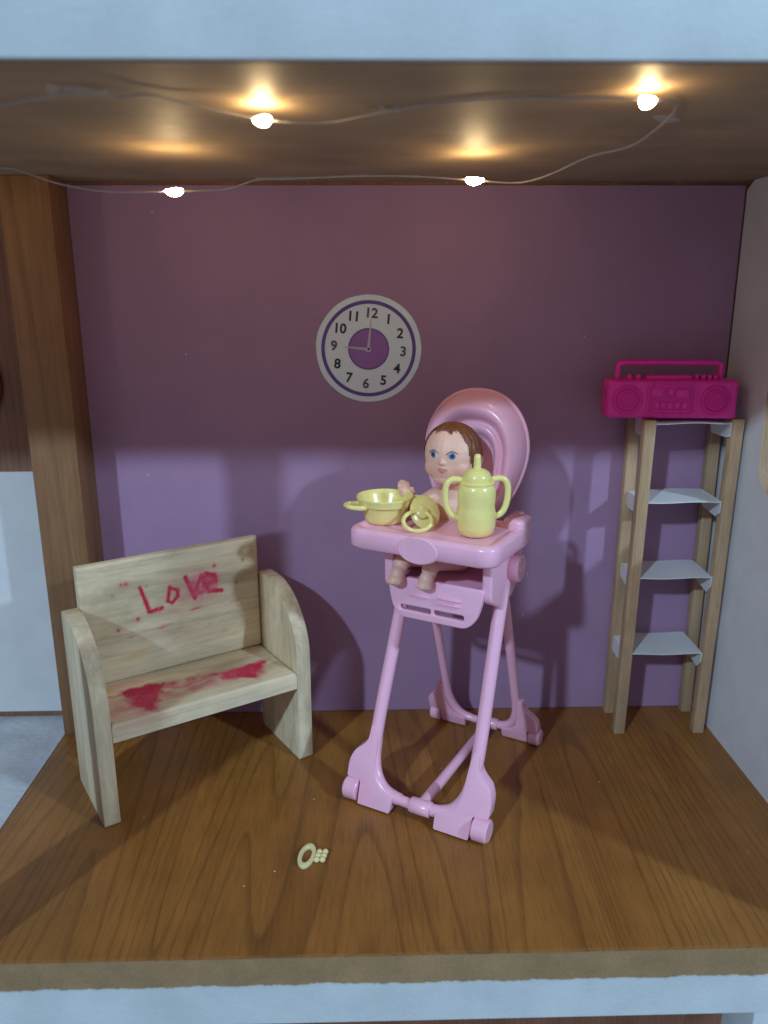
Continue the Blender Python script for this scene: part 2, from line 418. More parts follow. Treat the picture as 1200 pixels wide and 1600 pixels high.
# ------------------------------------------------------------------ wooden bench
t = thing('wooden_bench', 'small pale pine bench with LOVE written in red marker', 'bench', (-11.7, -10.1, 0.002), 32)
arm = [(0, 0), (4.4, 0), (4.4, 8.95), (2.9, 8.95), (2.1, 8.75), (1.3, 8.3), (0.65, 7.6), (0.2, 6.85), (0.0, 6.1)]
arm = round_loop(arm, [0.15, 0.15, 0.3, 0.6, 0.5, 0.5, 0.5, 0.5, 0.5], 3)
obj('side_panel', prism(arm, 0, 0.0, 0.72, 0.09, 2), M_pine, t)
obj('side_panel', prism(arm, 0, 9.72, 10.46, 0.09, 2), M_pine, t)

def seg_d(px, py, a, c):
    ax, ay = a; bx, by = c; dx, dy = bx-ax, by-ay
    l2 = dx*dx+dy*dy; tt = 0 if l2 == 0 else max(0, min(1, ((px-ax)*dx+(py-ay)*dy)/l2))
    return math.hypot(px-ax-dx*tt, py-ay-dy*tt)
def poly_d(px, py, P): return min(seg_d(px, py, a, c) for a, c in zip(P, P[1:]))
def inside(px, py, P):
    r = False; j = len(P)-1
    for i in range(len(P)):
        if (P[i][1] > py) != (P[j][1] > py) and px < (P[j][0]-P[i][0])*(py-P[i][1])/(P[j][1]-P[i][1])+P[i][0]: r = not r
        j = i
    return r
def sstep(a, b_, x):
    t_ = max(0, min(1, (x-a)/(b_-a))); return t_*t_*(3-2*t_)
strokes = [[(3.55, 9.36), (3.71, 8.82), (3.92, 8.06), (4.2, 8.10), (4.52, 8.13)],
           [(4.98, 9.10), (5.38, 8.86), (5.34, 8.56), (5.05, 8.28), (4.84, 8.42), (4.92, 8.80), (5.02, 9.06)],
           [(5.78, 9.45), (6.01, 8.9), (6.2, 8.27), (6.35, 8.88), (6.64, 9.34)],
           [(6.72, 8.86), (7.31, 8.95), (7.24, 9.32), (6.86, 9.44), (6.70, 9.02), (6.96, 8.49), (7.62, 8.40)]]
dots = [(2.69, 9.7), (2.92, 9.69), (2.24, 9.23), (3.32, 7.83), (3.87, 9.37), (7.31, 9.75), (8.42, 8.66), (8.83, 9.79), (2.37, 7.49), (6.76, 9.5)]
def ink_back(u, w_):
    nz = noise.noise((u*2.2, w_*2.2, 0.3)); nf = noise.noise((u*7, w_*9, 5.1)); ns = noise.noise((u*0.9, w_*5, 8.0))
    i = 0
    u += 0.035*noise.noise((u*3, w_*3, 11)); w_ += 0.035*noise.noise((u*4, w_*4, 17))
    for k, s in enumerate(strokes):
        d = poly_d(u, w_, s); wd = (0.115, 0.10, 0.12, 0.135)[k]*(1+0.35*nz)
        i = max(i, sstep(wd+0.05, wd-0.06, d)*(1.05+0.4*nf))
    i = max(i, sstep(0.62, 0.1, math.hypot((u-7.0)*0.9, w_-9.05))*(0.75+0.6*nf))          # the filled-in e
    for k, (a, c) in enumerate(dots):
        rr = 0.065+0.03*math.sin(k*2.7)
        i = max(i, sstep(rr+0.06, rr-0.04, math.hypot(u-a, w_-c))*0.8)
    for (a, c, L, hgt, st) in [(4.55, 7.15, 0.55, 0.11, 0.6), (2.9, 7.0, 0.4, 0.07, 0.45), (6.2, 7.72, 0.4, 0.12, 0.75), (8.3, 7.65, 0.35, 0.09, 0.4), (7.63, 6.18, 0.15, 0.05, 0.4), (3.6, 7.1, 0.5, 0.05, 0.3)]:
        i = max(i, st*sstep(1.25, 0.3, math.hypot((u-a)/L, (w_-c-0.12*(u-a))/hgt))*(0.8+0.6*nf))
    ws = 0.8*sstep(1.3, 0.1, math.hypot((u-6.4)/1.5, (w_-8.8)/1.0))*(0.7+0.9*nz+0.6*ns)
    ws = max(ws, 0.35*sstep(1.2, 0.2, math.hypot((u-5.2)/1.1, (w_-8.0)/0.5))*(0.6+nz))
    ws = max(ws, 0.30*sstep(1.1, 0.2, math.hypot((u-2.8)/0.5, (w_-9.7)/0.25)))
    yl = 0.42*sstep(1.2, 0.2, math.hypot((u-3.2)/0.9, (w_-6.0)/0.32))*(0.8+nz)
    yl = max(yl, 0.25*sstep(1.2, 0.2, math.hypot((u-1.9)/0.8, (w_-7.9)/0.6))*(0.5+nz))
    yl = max(yl, 0.25*sstep(1.2, 0.2, math.hypot((u-9.3)/0.6, (w_-10.3)/1.0))*(0.5+nz))
    return i, ws, yl
tri = [(1.95, 2.85), (3.95, 2.62), (3.3, 1.6), (2.62, 0.45), (2.35, 1.0), (1.98, 2.1)]
rgt = [(6.66, 2.05), (7.93, 2.08), (8.9, 2.05), (8.35, 1.45), (7.85, 0.75), (7.36, 1.2), (6.6, 1.5)]
def ink_seat(u, v_):
    nz = noise.noise((u*2.0, v_*2.0, 3.3)); nf = noise.noise((u*6, v_*9, 1.1)); ns = noise.noise((u*0.8, v_*4.5, 4.0))
    i = 0
    u += 0.22*noise.noise((u*1.6, v_*1.6, 11))+0.10*noise.noise((u*6, v_*6, 11)); v_ += 0.16*noise.noise((u*1.6, v_*1.6, 17))+0.08*noise.noise((u*6, v_*6, 4))
    for P, st in ((tri, 0.95), (rgt, 0.9)):
        d = poly_d(u, v_, P+[P[0]]); d = -d if inside(u, v_, P) else d
        i = max(i, st*sstep(0.34+0.25*nz, -0.10, d)*(1.15+0.4*nf+0.3*nz))
    d = poly_d(u, v_, [(1.1, 2.75), (1.94, 2.57), (3.88, 2.35), (4.29, 1.85), (5.12, 1.9), (6.2, 2.05)])
    i = max(i, 0.75*sstep(0.10, 0.02, d)*(0.8+0.4*nf))
    d = poly_d(u, v_, [(3.88, 2.45), (6.3, 2.15)])
    i = max(i, 0.8*sstep(0.38, 0.05, d)*(0.6+0.9*nz+0.6*nf))
    i = max(i, 0.9*sstep(0.28, 0.08, math.hypot(u-6.28, v_-2.1)), 0.75*sstep(0.28, 0.05, math.hypot(u-7.87, v_-0.8)))
    ws = 0.55*sstep(1.3, 0.15, math.hypot((u-1.9)/2.0, (v_-1.2)/1.7))*(0.7+0.6*nz+0.3*ns)
    ws = max(ws, 0.65*sstep(1.3, 0.2, math.hypot((u-5.0)/3.6, (v_-1.7)/1.0))*(0.65+0.7*nz+0.5*ns))
    ws = max(ws, 0.30*sstep(1.2, 0.2, math.hypot((u-2.2)/1.6, (v_-3.5)/0.5)))
    yl = 0.45*sstep(1.2, 0.2, math.hypot((u-1.4)/0.6, (v_-3.4)/0.5))*(0.7+nz)
    return i, ws, yl
def inked_slab(name, a0, a1, c0, c1, place, thick, r, fn, step, parent):
    """slab whose shown face is a fine grid carrying marker-ink amounts; place(a, c, depth) -> point"""
    na, nc = int((a1-a0)/step), int((c1-c0)/step); b_ = B(); g = []; vals = []
    for j in range(nc+1):
        row = []
        for i in range(na+1):
            a, c = a0+(a1-a0)*i/na, c0+(c1-c0)*j/nc
            e = min(c-c0, c1-c); e2 = min(a-a0, a1-a); e = min(e, e2)
            dep = r-math.sqrt(max(0, r*r-(r-e)**2)) if e < r else 0.0
            dep += 0.012*noise.noise((a*0.8, c*0.8, 0))
            row.append(b_.verts.new(place(a, c, dep))); vals.append([max(0, min(1, q)) for q in fn(a, c)])
        g.append(row)
    for j in range(nc):
        for i in range(na): b_.faces.new((g[j][i], g[j][i+1], g[j+1][i+1], g[j+1][i]))
    per = [(i, 0) for i in range(na)]+[(na, j) for j in range(nc)]+[(i, nc) for i in range(na, 0, -1)]+[(0, j) for j in range(nc, 0, -1)]
    far = [b_.verts.new(place(a0+(a1-a0)*i/na, c0+(c1-c0)*j/nc, thick)) for i, j in per]
    rim = [g[j][i] for i, j in per]
    for k in range(len(per)): b_.faces.new((rim[k], rim[(k+1) % len(per)], far[(k+1) % len(per)], far[k]))
    b_.faces.new(far)
    o_ = obj(name, b_, M_pineink, parent, 50)
    pad = len(o_.data.vertices)-len(vals)
    for k, nm in enumerate(('ink', 'wash', 'yellowing')):
        at = o_.data.attributes.new(nm, 'FLOAT', 'POINT'); at.data.foreach_set('value', [q[k] for q in vals]+[0.0]*pad)
    return o_
inked_slab('backrest', 0.735, 9.705, 4.88, 10.88, lambda a, c, d: (a, 3.98+d, c), 0.42, 0.14, ink_back, 0.055, t)['label'] = 'pine backrest with LOVE in smudged red marker'
inked_slab('seat', 0.735, 9.705, 0.02, 4.38, lambda a, c, d: (a, c, 4.86-d), 0.85, 0.14, ink_seat, 0.055, t)['label'] = 'pine seat smeared with red marker heart'

# ------------------------------------------------------------------ high chair
CH = (4.2, -6.0, 0.0); CR = -30
t = thing('high_chair', 'pink plastic toy high chair with tray and folding legs', 'high chair', CH, CR)
def leg_path(s, front):
    if front:
        v = lambda w_: -4.42+0.396*w_
        P = [(2.36, 10.9), (2.42, 8.0), (2.5, 5.0), (2.52, 3.2), (2.45, 2.2), (2.22, 1.45), (1.8, 0.93), (1.3, 0.70), (0.8, 0.62)]
    else:
        v = lambda w_: 4.36-0.36*w_
        P = [(1.95, 10.6), (1.95, 8.0), (1.95, 5.0), (1.95, 3.0), (1.92, 2.1), (1.75, 1.4), (1.45, 0.92), (1.1, 0.70), (0.7, 0.62)]
    return smooth_path([(s*u, v(w_), w_) for u, w_ in P], 5), v
for front in (True, False):
    k = 1.0 if front else 0.84
    for s in (-1, 1):
        P, v = leg_path(s, front)
        n = len(P); rr = [(0.31 if front else 0.24)-(0.03*i/n) for i in range(n)]
        leg = obj('leg', tube(P, rr, 16), M_pink, t)
        # flared foot moulded round the end of the leg
        Q = [(2.40, 3.55), (2.70, 3.5), (2.74, 2.85), (2.98, 2.55), (3.32, 2.32), (3.54, 1.85), (3.52, 1.10), (2.80, 1.06), (2.76, 0.10), (1.10, 0.10), (1.08, 0.78), (1.62, 0.86), (2.02, 1.25), (2.22, 1.9), (2.26, 2.7)]
        Q = [((q[0] if front else 0.15+q[0]*0.83), q[1]*(1 if front else 0.8)) for q in Q]
        Q = round_loop(Q, [.1, .1, .3, .3, .4, .4, .12, .08, .08, .08, .1, .3, .3, .3, .3], 3)
        b = prism([(s*q[0], q[1]) for q in Q], 1, -0.33*k, 0.27*k, 0.14, 3)
        for vv in b.verts: vv.co.y += v(vv.co.z)
        ft = obj('foot_bracket', b, M_pink, t)
        x0, x1 = (2.86, 3.58) if front else (0.15+2.86*0.83, 0.15+3.58*0.83)
        r0 = 0.53*k
        b = lathe([(0, x0), (r0-0.06, x0), (r0, x0+0.06), (r0, x1-0.08), (r0-0.08, x1), (0, x1)], 28, R(90*s, 'Y'))
        tf(b, T(0, v(0.4), r0+0.005)); obj('wheel', b, M_pink, ft)
    bar = [(-1.3, v(0.66), 0.66), (-0.5, v(0.6), 0.60), (0.5, v(0.6), 0.60), (1.3, v(0.66), 0.66)]
    obj('cross_bar', tube(smooth_path(bar, 4), 0.24*k, 14), M_pink, t)
    c0 = 0.28
    obj('collar', lathe([(0, c0-0.5), (0.33*k, c0-0.5), (0.36*k, c0-0.46), (0.36*k, c0+0.46), (0.33*k, c0+0.5), (0, c0+0.5)], 20, T(0, v(0.6), 0.6) @ R(90, 'Y')), M_pink, t)
obj('brace', tube([(0.28, -4.0, 0.68), (0.28, 4.05, 0.66)], [0.26, 0.2], 12), M_pink, t)
for s in (-1, 1):
    b = lathe([(0, 2.55), (0.62, 2.55), (0.66, 2.6), (0.66, 2.92), (0.60, 3.0), (0.44, 3.0), (0.40, 2.94), (0.18, 2.94), (0.15, 3.02), (0, 3.02)], 32, T(0, 0.15, 11.05) @ R(90*s, 'Y'))
    obj('hinge_knob', b, M_pink, t)
# seat shell
side = round_loop([(-2.35, 10.15), (-1.3, 9.62), (0.3, 9.62), (1.25, 10.3), (1.75, 12.2), (1.75, 13.3), (-0.1, 13.3), (-1.1, 12.2), (-2.35, 12.0)], 0.35, 4)
st = obj('seat', prism([(-2.4, 10.25), (-2.1, 10.02), (0.4, 9.98), (1.5, 10.5), (1.75, 12.6), (1.35, 12.6), (1.0, 10.75), (0.2, 10.4), (-2.2, 10.42)], 0, -2.12, 2.12, 0.08), M_pink, t)
for s in (-1, 1):
    a, c = sorted((s*2.13, s*2.58)); obj('seat_side', prism(side, 0, a, c, 0.1, 3), M_pink, st)
# foot rest with a slot
fo = round_loop([(-2.3, 10.72), (2.3, 10.72), (2.2, 10.0), (2.0, 9.3), (1.6, 8.88), (-1.6, 8.88), (-2.0, 9.3), (-2.2, 10.0)], [.2, .2, .5, .4, .4, .4, .4, .5], 4)
sl = lambda a, c: round_loop([(a, 9.22), (c, 9.22), (c, 9.46), (a, 9.46)], 0.11, 4)
b = plate([fo, sl(-1.62, -0.12), sl(0.02, 1.46)], 0.17, 0.05)
tf(b, T(0, -2.42, 0) @ T(0, 0, 9.8) @ R(-6, 'X') @ T(0, 0, -9.8) @ XZ)
fr = obj('foot_rest', b, M_pink, t)
obj('ridge', box((-1.2, -2.66, 9.95), (-0.2, -2.50, 10.03), 0.03), M_pink, fr); obj('ridge', box((0.2, -2.68, 9.8), (1.3, -2.50, 9.88), 0.03), M_pink, fr)
obj('ridge', box((0.2, -2.70, 10.05), (1.3, -2.50, 10.12), 0.03), M_pink, fr)
# tray: lofted loops
def rr_loop(u0, u1, v0, v1, rad, z, n=7):
    return [(p[0], p[1], z) for p in round_loop([(u0, v0), (u1, v0), (u1, v1), (u0, v1)], rad, n)]
b = B(); loops = []
for (ins, z) in [(0.5, 12.22), (0.08, 12.22), (0.0, 12.32), (0.0, 12.9), (0.05, 13.03), (0.16, 13.1), (0.34, 13.1), (0.44, 13.04), (0.5, 12.98), (0.7, 12.97)]:
    loops.append([b.verts.new(p) for p in rr_loop(-3.66+ins, 3.26-ins, -3.92+ins, 0.35-ins*0.6, 0.80-ins*0.75, z)])
for A, C in zip(loops, loops[1:]):
    for k in range(len(A)): b.faces.new((A[k], A[(k+1) % len(A)], C[(k+1) % len(A)], C[k]))
b.faces.new(loops[0]); b.faces.new(loops[-1])
tr = obj('tray', b, M_pink, t, 50)
b = lathe([(0, 0), (0.90, 0), (0.97, 0.05), (0.97, 0.36), (0.88, 0.425), (0, 0.43)], 36, T(-0.15, -3.53, 12.55) @ Matrix.Diagonal((1, 1, 0.62, 1)) @ XZ)
obj('tray_latch', b, M_pink, tr, 12)
for s in (-1, 1):
    a, c = sorted((s*2.5, s*3.24))
    obj('tray_arm', box((a, -0.55, 12.1), (c, 0.75, 13.42), 0.2, 3), M_pink, tr)
# back rest: puffy egg-shaped shell
def egg(th):
    c, s = math.cos(th), math.sin(th)
    h = 2.5*abs(c)**0.9*(1 if c >= 0 else -1)
    if s >= 0: return h, 15.95+2.62*s
    k = 1-0.34*(-s)**1.6
    return h*k, 15.95+3.9*s
def inner_u(th):               # the recess: an upside-down U that runs down to the tray
    c, s = math.cos(th), math.sin(th)
    return 1.22*abs(c)**0.75*(1 if c >= 0 else -1), 15.75+(1.25*s if s >= 0 else 3.45*s)
NB, MB = 72, 44; cx, cz = 0.0, 14.6
prof = [(0.0, 0.10), (0.36, 0.10), (0.41, 0.15), (0.455, 0.38), (0.51, 0.43), (0.555, 0.30), (0.59, 0.32), (0.66, 0.66), (0.77, 0.86), (0.87, 0.72), (0.945, 0.44), (0.985, 0.18), (1.0, 0.0)]
def pf(x_):
    for (a, fa), (c, fc) in zip(prof, prof[1:]):
        if x_ <= c:
            k_ = prof.index((a, fa)); p0 = prof[max(k_-1, 0)]; p3 = prof[min(k_+2, len(prof)-1)]; q = (x_-a)/(c-a)
            m0 = (fc-p0[1])/(c-p0[0])*(c-a); m1 = (p3[1]-fa)/(p3[0]-a)*(c-a)
            return (2*q**3-3*q*q+1)*fa+(q**3-2*q*q+q)*m0+(-2*q**3+3*q*q)*fc+(q**3-q*q)*m1
    return 0.0
lean = lambda z: 1.42+0.12*(z-13.0)
b = B(); ringsF = []; ringsB = []
for j in range(MB+1):
    r_ = 1-(1-j/MB)**1.25 if j < MB else 1.0
    rf, rb = [], []
    for i in range(NB):
        th = 2*math.pi*i/NB; e = egg(th); q_ = inner_u(th)
        if r_ >= 0.5: u, z = [q_[k_]+(e[k_]-q_[k_])*(r_-0.5)/0.5 for k_ in (0, 1)]
        else: u = q_[0]*r_/0.5; z = cz+(q_[1]-cz)*r_/0.5
        rf.append((u, lean(z)-pf(r_), z)); rb.append((u, lean(z)+0.5*math.sqrt(max(0, 1-r_*r_))+0.06, z))
    ringsF.append(rf); ringsB.append(rb)
def build_rings(RR):
    out = []
    for j, rg in enumerate(RR):
        out.append([b.verts.new(rg[0])] if j == 0 else [b.verts.new(p) for p in rg])
    for A, C in zip(out, out[1:]):
        for i in range(NB):
            if len(A) == 1: b.faces.new((A[0], C[i], C[(i+1) % NB]))
            else: b.faces.new((A[i], A[(i+1) % NB], C[(i+1) % NB], C[i]))
    return out[-1]
eF = build_rings(ringsF); eB = build_rings(ringsB)
for i in range(NB): b.faces.new((eF[i], eF[(i+1) % NB], eB[(i+1) % NB], eB[i]))
br = obj('backrest', b, M_pink, t, 60)
P = []
for i in range(NB):
    e = egg(2*math.pi*i/NB); P.append((e[0]*1.005, lean(e[1])+0.04, cz+(e[1]-cz)*1.005))
obj('rim', tube(P, 0.085, 8, closed=True), M_pink, br)

# world position of a point given in the chair's own frame
ca, sa = math.cos(math.radians(CR)), math.sin(math.radians(CR))
def cw(u, v, w_): return (CH[0]+u*ca-v*sa, CH[1]+u*sa+v*ca, w_)

# ------------------------------------------------------------------ baby doll
t = thing('baby_doll', 'brown haired blue eyed baby doll sitting in the pink high chair', 'doll', cw(-0.40, 0.10, 10.45), CR+2)
HC = Vector((0, 0, 5.5))
b = B()
ball(HC, (1.27, 1.24, 1.36), bm=b)
ball((0, -0.16, 5.05), (1.14, 1.06, 1.0), bm=b)
for s in (-1, 1):
    ball((s*0.52, -0.60, 4.98), (0.54, 0.50, 0.52), bm=b)             # cheeks
    ball((s*1.20, 0.30, 5.25), (0.12, 0.22, 0.28), bm=b)               # ears
ball((0, -0.66, 4.48), (0.66, 0.44, 0.32), bm=b)                       # chin
ball((0, -1.24, 5.30), (0.13, 0.15, 0.12), bm=b)                       # nose
for s in (-1, 1): ball((s*0.10, -1.20, 5.26), (0.09, 0.09, 0.08), bm=b)
ball((0, -1.21, 5.03), (0.20, 0.09, 0.06), bm=b); ball((0, -1.19, 4.91), (0.16, 0.09, 0.07), bm=b)   # lips
def limb(P, Rr): 
    for k in range(len(P)): ball(P[k], (Rr[k],)*3, seg=14, rings=10, bm=b)
    tube(P, Rr, 14, bm=b)
limb([(0, 0.15, 4.5), (0, 0.2, 3.9), (0, 0.25, 3.4)], [0.62, 0.52, 0.6])
ball((0, 0.25, 2.75), (1.12, 0.78, 1.0), bm=b); ball((0, 0.1, 1.5), (1.18, 0.95, 1.1), bm=b); ball((0, 0.1, 0.75), (1.2, 0.9, 0.7), bm=b)
def arm_(s, el, ha, tip):
    limb([(s*0.85, 0.2, 3.35), (s*1.25, 0.0, 3.1), el], [0.46, 0.44, 0.38])
    mid = tuple((Vector(el)*0.4+Vector(ha)*0.6)); limb([el, mid, ha], [0.38, 0.35, 0.25])
    pv = (Vector(tip)-Vector(ha)).normalized(); pc = Vector(ha)+pv*0.32
    ball(pc, (0.31, 0.27, 0.36), bm=b)
    sd = Vector((1, 0.25, 0)).normalized(); fw = pv.cross(sd).normalized()
    for q, ln in zip((-0.21, -0.07, 0.07, 0.21), (0.30, 0.38, 0.36, 0.28)):
        p0 = pc+sd*q+pv*0.20; p1 = p0+pv*ln*0.6+fw*0.03; p2 = p1+pv*ln*0.4+fw*0.14
        limb([tuple(p0), tuple(p1), tuple(p2)], [0.10, 0.095, 0.08])
    p0 = pc-sd*s*0.24; p1 = p0-sd*s*0.16+pv*0.14; limb([tuple(p0), tuple(p1), tuple(p1+pv*0.16)], [0.12, 0.11, 0.09])
arm_(-1, (-1.62, -0.25, 2.85), (-2.0, -0.5, 3.22), (-2.15, -0.65, 4.0))
arm_(1, (1.55, -0.4, 2.75), (1.45, -1.0, 3.05), (1.3, -1.5, 3.5))
for s, fx in ((-1, -1.38), (1, 0.02)):
    hx = -0.5 if s < 0 else 0.5
    limb([(hx, -0.2, 0.72), (fx*0.75+hx*0.25, -1.2, 0.92), (fx, -2.0, 0.98), (fx, -2.45, 0.82), (fx, -2.66, 0.52)], [0.62, 0.56, 0.44, 0.38, 0.30])
    ball((fx, -2.80, 0.42), (0.33, 0.36, 0.42), bm=b)
    ball((fx, -2.98, 0.26), (0.36, 0.36, 0.28), bm=b)
    for q in range(5): ball((fx-0.27+0.135*q, -3.30+0.05*abs(q-2)+0.02*q, 0.22), (0.09-0.008*abs(q-2), 0.14, 0.11), seg=10, rings=8, bm=b)
me = bpy.data.meshes.new('tmp'); bmesh.ops.recalc_face_normals(b, faces=b.faces[:]); b.to_mesh(me); b.free()
tmp = link(bpy.data.objects.new('tmp', me))
md = tmp.modifiers.new('r', 'REMESH'); md.mode = 'VOXEL'; md.voxel_size = 0.045; md.adaptivity = 0
md = tmp.modifiers.new('s', 'SMOOTH'); md.factor = 0.5; md.iterations = 7
me2 = bpy.data.meshes.new_from_object(tmp.evaluated_get(bpy.context.evaluated_depsgraph_get()))
bpy.data.objects.remove(tmp)
b = B(); b.from_mesh(me2)
lip, chk = [], []
for v_ in b.verts:
    p = v_.co; l_ = 0; c_ = 0
    if p.y < -0.95 and 4.6 < p.z < 5.3:
        wd = 0.25
        up = sstep(1.1, 0.75, math.hypot(p.x/wd, (p.z-4.965)/0.135)); l_ = up*0.7
    if p.y < -0.5 and 4.4 < p.z < 5.4:
        c_ = 0.5*sstep(0.5, 0.0, math.hypot(abs(p.x)-0.68, p.z-4.98))
    lip.append(l_); chk.append(c_)
body = obj('body', b, M_skin, t, 80)
for nm, vals in (('lip', lip), ('cheek', chk)):
    body.data.attributes.new(nm, 'FLOAT', 'POINT').data.foreach_set('value', vals)
for s in (-1, 1):
    ax = s*0.43
    e = obj('eye', ball((0, 0, 0), (0.185, 0.07, 0.16)), M_eye, t, loc=(ax, -1.135, 5.62)); e.rotation_euler = (math.radians(-6), 0, math.radians(s*21))
    P = [(ax-0.24, -1.165+0.0, 5.66), (ax-0.12, -1.215, 5.78), (ax+0.05, -1.215, 5.81), (ax+0.22, -1.165, 5.70)]
    P = [(p[0], -1.24*math.sqrt(max(0, 1-(p[0]/1.27)**2-((p[2]-5.5)/1.36)**2))-0.015, p[2]) for p in P]
    obj('eyelash', tube(smooth_path(P, 4), 0.022, 6), M_lash, t)
# moulded hair: a ridged cap with a jagged hairline
b = B(); NU, NV = 150, 70; vg = {}
def hairline(ph):
    a = abs(ph); jag = 0.11*noise.noise((ph*9, 0, 2))+0.14*noise.noise((ph*22, 4, 2))
    a = a if ph > 0 else max(0.0, a-0.38)
    pts = [(0, 0.93), (0.30, 0.84), (0.55, 0.98), (0.74, 0.90), (0.84, 0.62), (0.95, 0.30), (1.02, -0.10), (1.2, -0.38), (1.45, -0.45), (1.85, -0.40), (2.1, -0.45), (3.2, -0.60)]
    for (p, q), (p2, q2) in zip(pts, pts[1:]):
        if a <= p2: return q+(q2-q)*(a-p)/(p2-p)+jag
    return -0.55
for j in range(NV+1):
    el = -0.75+(math.pi/2+0.75)*j/NV
    for i in range(NU):
        ph = -math.pi+2*math.pi*i/NU
        rd = 1.035+0.028*math.sin(ph*26+3*noise.noise((ph*2, el*3, 0)))*math.cos(el)+0.02*noise.noise((ph*3, el*3, 9))
        hl = hairline(ph); rd -= 0.035*sstep(0.10, -0.02, el-hl)
        d = Vector((math.sin(ph)*math.cos(el)*1.27, -math.cos(ph)*math.cos(el)*1.24, math.sin(el)*1.36))
        vg[i, j] = b.verts.new(HC+d*rd)
for j in range(NV):
    for i in range(NU):
        ph = -math.pi+2*math.pi*(i+0.5)/NU; el = -0.75+(math.pi/2+0.75)*(j+0.5)/NV
        if el > hairline(ph): b.faces.new((vg[i, j], vg[(i+1) % NU, j], vg[(i+1) % NU, j+1], vg[i, j+1]))
bmesh.ops.delete(b, geom=[v_ for v_ in b.verts if not v_.link_faces], context='VERTS')
bmesh.ops.remove_doubles(b, verts=b.verts[:], dist=0.003)
obj('hair', b, M_hair, t, 70)

# ------------------------------------------------------------------ yellow things on the tray
TZ = 12.985
t = thing('toy_pot', 'yellow plastic toy pot with two loop handles on the tray', 'pot', cw(-2.80, -1.85, TZ), CR+50)
PW = 1.06
tz_ = [(0, 0.0), (0.74, 0.0), (0.82, 0.05), (0.88, 0.2), (0.96, 0.55), (1.02, 0.72), (1.03, 0.76), (1.14, 0.78), (1.15, 0.84), (1.19, 0.98), (1.22, 1.08), (1.19, 1.12), (1.14, 1.08), (1.08, 0.9), (0.98, 0.7), (0.86, 0.3), (0.76, 0.14), (0, 0.12)]
obj('bowl', lathe([(r_*PW, z_*1.05) for r_, z_ in tz_], 48), M_yellow, t, 50)
for s in (-1, 1):
    P = smooth_path([(s*1.05, -0.42, 0.80), (s*1.35, -0.45, 0.82), (s*1.72, -0.30, 0.86), (s*1.82, 0, 0.88), (s*1.72, 0.30, 0.86), (s*1.35, 0.45, 0.82), (s*1.05, 0.42, 0.80)], 5)
    obj('handle', tube(P, 0.115, 10), M_yellow, t)
t = thing('baby_bottle', 'yellow plastic two handled baby bottle with spout on the tray', 'bottle', cw(1.62, -1.95, TZ), CR+34)
obj('body', lathe([(0, 0.0), (0.50, 0.0), (0.64, 0.05), (0.76, 0.2), (0.82, 0.45), (0.83, 0.85), (0.80, 1.12), (0.765, 1.25), (0.78, 1.40), (0.80, 1.65), (0.80, 1.95), (0.74, 2.15), (0.68, 2.24), (0, 2.24)], 48), M_yellow, t, 60)
cp = obj('cap', lathe([(0, 2.2), (0.70, 2.2), (0.72, 2.24), (0.72, 2.30), (0.60, 2.33), (0.61, 2.40), (0.60, 2.55), (0.50, 2.72), (0.34, 2.83), (0.18, 2.87), (0, 2.87)], 48), M_yellow, t, 45)
obj('spout', lathe([(0, 2.8), (0.19, 2.82), (0.155, 2.95), (0.15, 3.3), (0.135, 3.42), (0.08, 3.48), (0, 3.49)], 24), M_yellow, cp, 50)
for s in (-1, 1):
    P = smooth_path([(s*0.55, 0, 2.36), (s*0.92, 0, 2.44), (s*1.18, 0, 2.36), (s*1.31, 0, 2.12), (s*1.33, 0, 1.70), (s*1.25, 0, 1.24), (s*1.06, 0, 0.92), (s*0.75, 0, 0.76)], 5)
    obj('handle', tube(P, 0.135, 12), M_yellow, t)
t = thing('pacifier', 'yellow plastic toy pacifier with ring lying between pot and bottle', 'pacifier', cw(-0.9, -2.05, TZ), CR+22)
MT = R(52, 'X')
obj('ring', ring((-0.12, -0.48, 0.42), 0.58, 0.095, R(44, 'X').to_3x3(), 40, 12, 1.05, 0.85), M_yellow, t)
shield = lathe([(0, 0.16), (0.3, 0.14), (0.55, 0.07), (0.66, -0.03), (0.66, -0.09), (0.55, -0.06), (0.3, 0.0), (0, 0.02)], 40)
tf(shield, T(0.16, 0.22, 0.66) @ R(20, 'Z') @ R(52, 'X') @ Matrix.Diagonal((1.0, 1.22, 1, 1)))
obj('shield', shield, M_yellow, t)
obj('knob', lathe([(0, 0), (0.27, 0), (0.29, 0.05), (0.27, 0.22), (0.18, 0.28), (0, 0.28)], 24, T(0.05, -0.12, 0.70) @ R(20, 'Z') @ R(58, 'X') @ T(0, 0, -0.1)), M_yellow, t)
obj('teat', lathe([(0, 0), (0.2, 0), (0.17, 0.3), (0.24, 0.55), (0.25, 0.7), (0.17, 0.86), (0, 0.9)], 24, T(0.22, 0.42, 0.55) @ R(20, 'Z') @ R(-115, 'X')), M_yellow, t)

